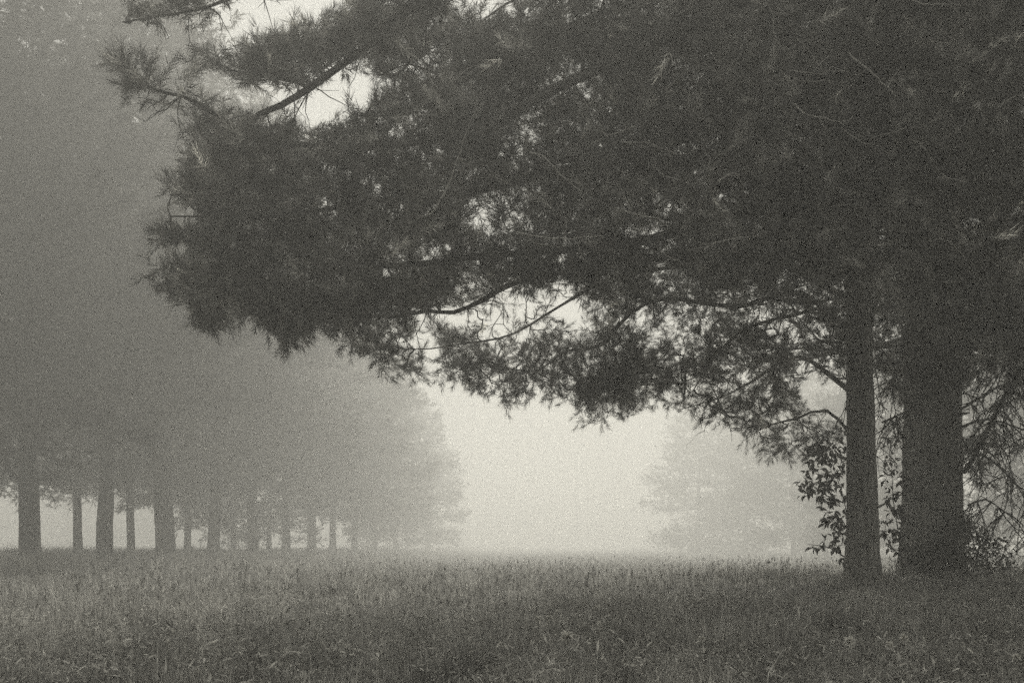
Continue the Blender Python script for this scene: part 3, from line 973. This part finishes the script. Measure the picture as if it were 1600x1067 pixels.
def sapling(base, stems, leaf_lobes, label, nleaf, rs):
    root = thing('leafy_sapling', base, label, 'sapling', 'young saplings at the pine trunks')
    b = Builder()
    limbs = []
    for pts in stems:
        P = catmull([at(*q) for q in pts], 0.1)
        b.tube(P, np.linspace(0.014, 0.005, len(P)), 5)
        limbs.append((P, .014, .005))
    att = sample_lobes([(pl, d, th, n) for pl, d, th, n in leaf_lobes], rs)
    NP, par, lid, nl, tips = grow(limbs, att, rs, maxlink=1.2)
    q = np.arange(nl, len(NP))
    b.segs(NP[par[q]], NP[q], 0.004, 0.003, 3)
    local_obj('stem', b.mesh('stem'), M_TWIG, root)
    from mathutils import Vector, Matrix, Euler
    o = np.array(base)
    leaf_me.materials.clear(); leaf_me.materials.append(M_LEAF)
    for t in tips:
        d = unit(NP[t] - NP[par[t]])
        for k in range(nleaf):
            lo = bpy.data.objects.new('leaf', leaf_me)
            COL.objects.link(lo)
            lo.parent = root
            dirn = unit(d * 0.6 + rs.normal(0, 0.6, 3) + np.array([0, 0, -0.25]))
            lo.location = NP[t] - o + rs.normal(0, 0.03, 3)
            qn = Vector(dirn).to_track_quat('Y', 'Z')
            lo.rotation_mode = 'QUATERNION'
            from mathutils import Quaternion
            lo.rotation_quaternion = qn @ Quaternion((0, 1, 0), rs.normal(0, 0.6))
            s = rs.uniform(0.6, 1.15)
            lo.scale = (s, s, s)
    return root


bpy.context.view_layer.update()
sap_base = at(1335, 900, 20.7); sap_base[2] = float(ground_z(sap_base[0], sap_base[1]))
sapling(tuple(sap_base), [[(1335, 905, 20.7), (1330, 840, 20.6), (1318, 780, 20.5), (1300, 720, 20.4), (1296, 690, 20.4)], [(1320, 870, 20.6), (1295, 855, 20.5), (1262, 850, 20.4)], [(1318, 785, 20.5), (1285, 770, 20.4), (1255, 745, 20.3)]],
        [([(1262, 690), (1320, 670), (1322, 800), (1300, 830), (1280, 790), (1244, 770), (1256, 735)], 20.4, 0.3, 85), ([(1300, 820), (1322, 810), (1322, 880), (1306, 870)], 20.5, 0.2, 10), ([(1250, 838), (1310, 838), (1318, 860), (1254, 858)], 20.4, 0.2, 7)],
        'leafy sapling with broad dark leaves left of the slim trunk', 5, rs)
sap_base = at(1412, 898, 21.2); sap_base[2] = float(ground_z(sap_base[0], sap_base[1]))
sapling(tuple(sap_base), [[(1412, 900, 21.2), (1405, 840, 21.1), (1396, 780, 21), (1392, 700, 21)], [(1408, 870, 21.1), (1390, 850, 21.0), (1382, 830, 21)]],
        [([(1376, 680), (1412, 680), (1416, 760), (1380, 750)], 21, 0.2, 22), ([(1378, 800), (1418, 790), (1420, 880), (1392, 860), (1376, 840)], 21, 0.2, 34), ([(1385, 750), (1418, 750), (1418, 800), (1390, 790)], 21, 0.2, 14)],
        'small leafy sapling between the slim and the stout trunk', 3, rs)

# low bush at the foot of the stout trunk
bb = at(1535, 892, 21.3); bb[2] = float(ground_z(bb[0], bb[1]))
bush = thing('low_bush', tuple(bb), 'low dark bush at the right foot of the stout trunk', 'bush')
bpy.context.view_layer.update()
limbs = [limb_px([(1530, 880, 21.3), (1520, 840, 21.3), (1512, 800, 21.2)], .012, .005), limb_px([(1532, 884, 21.3), (1555, 860, 21.2), (1580, 850, 21.2)], .012, .005), limb_px([(1528, 884, 21.2), (1490, 860, 20.9), (1450, 850, 20.7)], .012, .005)]
att = sample_lobes([([(1430, 860), (1470, 840), (1500, 800), (1525, 815), (1545, 838), (1585, 850), (1590, 885), (1530, 895), (1420, 895)], 21.0, 0.5, 260)], rs)
NP, par, lid, nl, tips = grow(limbs, att, rs, maxlink=1.5)
b = Builder()
for P, r0, r1 in limbs: b.tube(P, np.linspace(r0, r1, len(P)), 5)
q = np.arange(nl, len(NP)); b.segs(NP[par[q]], NP[q], 0.004, 0.003, 3)
local_obj('stem', b.mesh('stem'), M_TWIG, bush)
PS = np.repeat(NP[tips], 7, 0) + rs.normal(0, 0.07, (len(tips) * 7, 3))
DS = unit(rs.normal(0, 1, PS.shape) + np.array([0, 0, 0.3]))


def place_leaves(PS, DS, S, rs, LV=LV, LF3=LF3, LF4=LF4):
    U = unit(np.cross(DS, rs.normal(0, 0.5, DS.shape) + np.array([0, 0, 1.0])))
    W = np.cross(U, DS)
    Rm = np.stack([U, DS, W], -1)
    V = np.einsum('sij,nj->sni', Rm, LV) * S[:, None, None] + PS[:, None]
    n = len(LV)
    off = np.arange(len(PS))[:, None, None] * n
    return V.reshape(-1, 3), [(np.array(LF3)[None] + off).reshape(-1, 3), (np.array(LF4)[None] + off).reshape(-1, 4)]


V, F = place_leaves(PS, DS, rs.uniform(0.35, 0.7, len(PS)), rs)
tag(local_obj('foliage', mesh_from('foliage', V, F), M_LEAF, bush), kind='stuff')

# ------------------------------------------------------------------ meadow
def scatter(d0, d1, num, rs, side=2.5):
    d = np.sqrt(rs.uniform(d0 ** 2, d1 ** 2, num))
    w = 0.47 * d + side
    x = rs.uniform(-1, 1, num) * w
    return x, d


def blades(x, y, h, w, rs, lean=0.5):
    n = len(x)
    z = ground_z(x, y)
    az = rs.uniform(0, 2 * np.pi, n)
    d = np.stack([np.cos(az), np.sin(az)], -1)
    s = np.stack([-np.sin(az), np.cos(az)], -1)
    ln = rs.uniform(0.05, 1, n) * lean * h
    tw = rs.normal(0, 0.4, n)
    s = np.stack([s[:, 0] * np.cos(tw) + d[:, 0] * np.sin(tw), s[:, 1] * np.cos(tw) + d[:, 1] * np.sin(tw)], -1)
    b = np.stack([x, y, z - 0.02], -1)
    S3 = np.concatenate([s, np.zeros((n, 1))], 1) * (w / 2)[:, None]
    mid = b + np.stack([d[:, 0] * ln * 0.3, d[:, 1] * ln * 0.3, h * 0.6], -1)
    tip = b + np.stack([d[:, 0] * ln, d[:, 1] * ln, h * rs.uniform(0.8, 1.0, n)], -1)
    V = np.stack([b - S3, b + S3, mid - S3 * 0.75, mid + S3 * 0.75, tip], 1)
    i = np.arange(n)[:, None] * 5
    return V.reshape(-1, 3), [i + np.array([[0, 1, 3, 2]]), i + np.array([[2, 3, 4]])]


rs = np.random.default_rng(21)
VV, QQ, TT, off = [], [], [], 0
for d0, d1, num, h0, h1, w in [(6, 11, 62000, 0.05, 0.25, 0.0055), (11, 18, 66000, 0.08, 0.30, 0.008), (18, 32, 66000, 0.09, 0.26, 0.017), (32, 60, 52000, 0.10, 0.26, 0.034), (60, 130, 30000, 0.12, 0.26, 0.08)]:
    x, y = scatter(d0, d1, num, rs, 2.0)
    hh = rs.uniform(h0, h1, num) * (1 + 0.75 * patch(x, y, 0.9, 5) + 0.6 * patch(x, y, 3.0, 6)) * np.exp(rs.normal(0, 0.25, num))
    shade = np.exp(-(((x - 6.5) / 3.5) ** 2 + ((y - 20) / 4) ** 2))
    hh = hh * (1 - 0.6 * shade) * (1 + 0.9 * smooth(24, 34, y) * smooth(4, 10, -x) * np.clip(0.6 + patch(x, y, 0.5, 9), 0, 1.6))
    V, (q, t) = blades(x, y, hh, w * rs.uniform(0.6, 1.4, num), rs, 1.15)
    VV.append(V); QQ.append(q + off); TT.append(t + off); off += len(V)
tag(obj('grass', mesh_from('grass', np.concatenate(VV), [np.concatenate(QQ), np.concatenate(TT)]), M_GRASS), 'rough meadow grass covering the ground between the pines', 'grass', kind='stuff')

# broad-leaved weeds mixed into the near grass
rs = np.random.default_rng(22)
x, y = scatter(6.5, 17, 6400, rs, 1.5)
k = (patch(x, y, 1.4, 8) + rs.normal(0, 0.25, len(x)) + 0.45 - 0.09 * (y - 8)) > 0
x, y = x[k], y[k]
m = 8
PX = np.repeat(x, m) + rs.normal(0, 0.07, len(x) * m); PY = np.repeat(y, m) + rs.normal(0, 0.07, len(x) * m)
PZ = ground_z(PX, PY) + rs.uniform(0.04, 0.32, len(PX)) * np.repeat(rs.uniform(0.5, 1.2, len(x)), m)
PS = np.stack([PX, PY, PZ], -1)
DS = unit(np.stack([rs.normal(0, 1, len(PX)), rs.normal(0, 1, len(PX)), rs.normal(0.5, 0.7, len(PX))], -1))
WV, WF3, WF4 = leaf_mesh(0.10, 0.022)
WV = WV * np.array([1, 1, 0.35])
V, F = place_leaves(PS, DS, rs.uniform(0.15, 0.9, len(PS)), rs, WV, WF3, WF4)
tag(obj('meadow_weeds', mesh_from('meadow_weeds', V, F), M_WEED), 'low pale leafy weeds mixed into the near meadow', 'weeds', kind='stuff')

# grass in seed: thin stems with loose heads
rs = np.random.default_rng(23)
b = Builder()
x1, y1 = scatter(7.5, 26, 1500, rs, 1.5); x2, y2 = scatter(26, 60, 1100, rs, 1.5)
x, y = np.concatenate([x1, x2]), np.concatenate([y1, y2])
h = rs.uniform(0.2, 0.62, len(x)) * (1 + 0.35 * patch(x, y, 0.7, 17)) * (1 - 0.5 * np.exp(-(((x - 6.5) / 3.5) ** 2 + ((y - 20) / 4) ** 2)))
base = np.stack([x, y, ground_z(x, y)], -1)
ln = rs.normal(0, 0.12, (len(x), 2)) * h[:, None]
mid = base + np.stack([ln[:, 0] * .4, ln[:, 1] * .4, h * .55], -1)
top = base + np.stack([ln[:, 0], ln[:, 1], h], -1)
rr = 0.0013 * np.sqrt(np.maximum(y, 9) / 9)
b.segs(base, mid, rr, rr * .9); b.segs(mid, top, rr * .9, rr * .6)
mm = 9
tt = rs.uniform(0.68, 1.0, (len(x), mm))
hp = (mid[:, None] * (1 - tt[..., None]) + top[:, None] * tt[..., None])
tip = hp + rs.normal(0, 0.018, hp.shape) + np.array([0, 0, 0.02])
b.segs(hp.reshape(-1, 3), tip.reshape(-1, 3), np.repeat(rr * 1.2, mm), np.repeat(rr * 1.7, mm))
tag(obj('seed_grass', b.mesh('seed_grass', False), M_SEED), 'thin stems of grass in seed standing above the meadow', 'grass', kind='stuff')

# bleached bents lying among the green blades
rs = np.random.default_rng(24)
xa, ya = scatter(6.5, 14, 5200, rs, 1.5); xb, yb = scatter(14, 30, 2600, rs, 1.5)
x, y = np.concatenate([xa, xb]), np.concatenate([ya, yb])
k = patch(x, y, 1.1, 14) + rs.normal(0, 0.3, len(x)) > -0.05
x, y = x[k], y[k]
V, F = blades(x, y, rs.uniform(0.12, 0.42, len(x)), 0.004 * np.sqrt(y / 8) * rs.uniform(0.6, 1.3, len(x)), rs, 0.7)
tag(obj('dry_grass', mesh_from('dry_grass', V, F), M_STRAW), 'thin bleached grass stems scattered through the meadow', 'grass', kind='stuff')

# dry stalks that stand out one by one
stalks = [((1012, 962, 14.0), (992, 938, 14.2), 'short dry stalk leaning left, right of the middle of the meadow'),
          ((994, 980, 13.2), (995, 956, 13.2), 'short upright dry stalk just below the leaning one'),
          ((1153, 1012, 10.6), (1144, 958, 10.6), 'tall pale dry stalk left of and below the slim trunk'),
          ((1070, 1020, 10.0), (1067, 972, 10.0), 'thin upright dry stalk between the leaning stalk and the tall one'),
          ((205, 1040, 9.0), (186, 988, 9.2), 'long dry stalk leaning left in the left foreground'),
          ((104, 1060, 8.4), (96, 1022, 8.4), 'dry stalk in the lower left corner of the meadow'),
          ((414, 1012, 10.4), (408, 986, 10.4), 'small dry stalk in the left middle of the meadow'),
          ((976, 1022, 10.0), (988, 1004, 10.0), 'short dry stalk leaning right near the bottom middle')]
for (p0, p1, lab) in stalks:
    d_ = (CZ - 0.42) * FPX / (p1[1] - HY)
    A, B = at(p0[0], p0[1], d_), at(p1[0], p1[1], d_)
    A[2] = float(ground_z(A[0], A[1]))
    mid = (A + B) / 2 + rs.normal(0, 0.008, 3)
    e = thing('dry_stalk', tuple(A), lab, 'stalk', 'dry stalks in the meadow')
    b = Builder(); P = catmull([A - A, mid - A, B - A], 0.03)
    b.tube(P, np.linspace(0.0075, 0.004, len(P)), 5)
    obj('stem', b.mesh('stem'), M_STRAW, e)
    b = Builder()
    T = unit(P[-1] - P[-2])
    for q in range(14):
        s0 = P[-1] - T * rs.uniform(0, 0.05)
        b.tube(np.array([s0, s0 + T * 0.012 + rs.normal(0, 0.005, 3), s0 + T * 0.024 + rs.normal(0, 0.008, 3)]), [0.0012, 0.0028, 0.0008], 4)
    obj('seed_head', b.mesh('seed_head'), M_STRAW, e)

# small pale flower heads
flowers = [((1296, 912, 19.0), 0.030, 'single pale flower head left of the foot of the slim trunk'),
           ((840, 967, 13.6), 0.026, 'pale flower head, left one of the pair in the middle of the meadow'),
           ((857, 966, 13.6), 0.024, 'pale flower head, right one of the pair in the middle of the meadow'),
           ((932, 950, 15.0), 0.026, 'pale flower head above and right of the pair'),
           ((886, 995, 11.6), 0.034, 'largest pale flower head below the pair in the meadow'),
           ((936, 974, 13.0), 0.018, 'tiny pale flower head right of the largest one'),
           ((1327, 1002, 11.0), 0.026, 'pale flower head in the dark grass below the slim trunk'),
           ((1412, 996, 11.6), 0.024, 'dim pale flower head below the stout trunk'),
           ((1096, 998, 11.2), 0.018, 'tiny pale flower head left of the tall dry stalk'),
           ((1390, 1006, 11.0), 0.016, 'tiny pale flower head left of the dim one'),
           ((1588, 1027, 10.0), 0.018, 'pale flower head at the right edge of the meadow'),
           ((870, 956, 14.4), 0.015, 'tiny pale flower head just above the pair')]
for (p, r, lab) in flowers:
    r *= 1.35
    C = at(p[0], p[1], min(p[2], (CZ - 0.36) * FPX / (p[1] - HY)))
    g = float(ground_z(C[0], C[1]))
    C[2] = max(C[2], g + 0.05)
    e = thing('flower', (C[0], C[1], g), lab, 'flower', 'pale flowers in the meadow')
    h = C[2] - g
    b = Builder()
    P = catmull([(0.02, 0.01, -0.01), (0.008, -0.006, h * .5), (0, 0, h)], 0.03)
    b.tube(P, np.linspace(0.003, 0.002, len(P)), 5)
    obj('stem', b.mesh('stem'), M_GRASS, e)
    n = 90
    PS = np.tile([[0, 0, h]], (n, 1)) + rs.normal(0, 0.1 * r, (n, 3))
    DS = unit(np.stack([rs.normal(0, 1, n), rs.normal(0, 1, n), rs.normal(0.5, 0.6, n)], -1))
    V, F = place_leaves(PS, DS, np.full(n, r / 0.145) * rs.uniform(.8, 1.1, n), rs)
    obj('petals', mesh_from('petals', V, F), M_PETAL, e)

# ------------------------------------------------------------------ fog: one closed box of even air round everything
hm = bpy.data.materials.new('haze'); hm.use_nodes = True
n = hm.node_tree.nodes; n.clear()
ho = n.new('ShaderNodeOutputMaterial')
pv = n.new('ShaderNodeVolumePrincipled')
pv.inputs['Color'].default_value = (0.97, 0.965, 0.94, 1)
pv.inputs['Density'].default_value = FOG_DENSITY
pv.inputs['Anisotropy'].default_value = FOG_ANISO
hm.node_tree.links.new(pv.outputs[0], ho.inputs['Volume'])
HX, HZ0, HZ1 = 930.0, -1.4, 31.0
V = np.array([(x, y, z) for z in (HZ0, HZ1) for y in (-HX, HX) for x in (-HX, HX)], float)
F = np.array([(0, 2, 3, 1), (4, 5, 7, 6), (0, 1, 5, 4), (2, 6, 7, 3), (0, 4, 6, 2), (1, 3, 7, 5)])
tag(obj('haze', mesh_from('haze', V, [F]), hm), 'pale morning fog filling the avenue', 'fog', kind='stuff')

tri = sum(sum(len(p.vertices) - 2 for p in me.polygons) for me in bpy.data.meshes if len(me.polygons) < 50000) + sum(len(me.polygons) for me in bpy.data.meshes if len(me.polygons) >= 50000)
print('TRIANGLES about', tri)
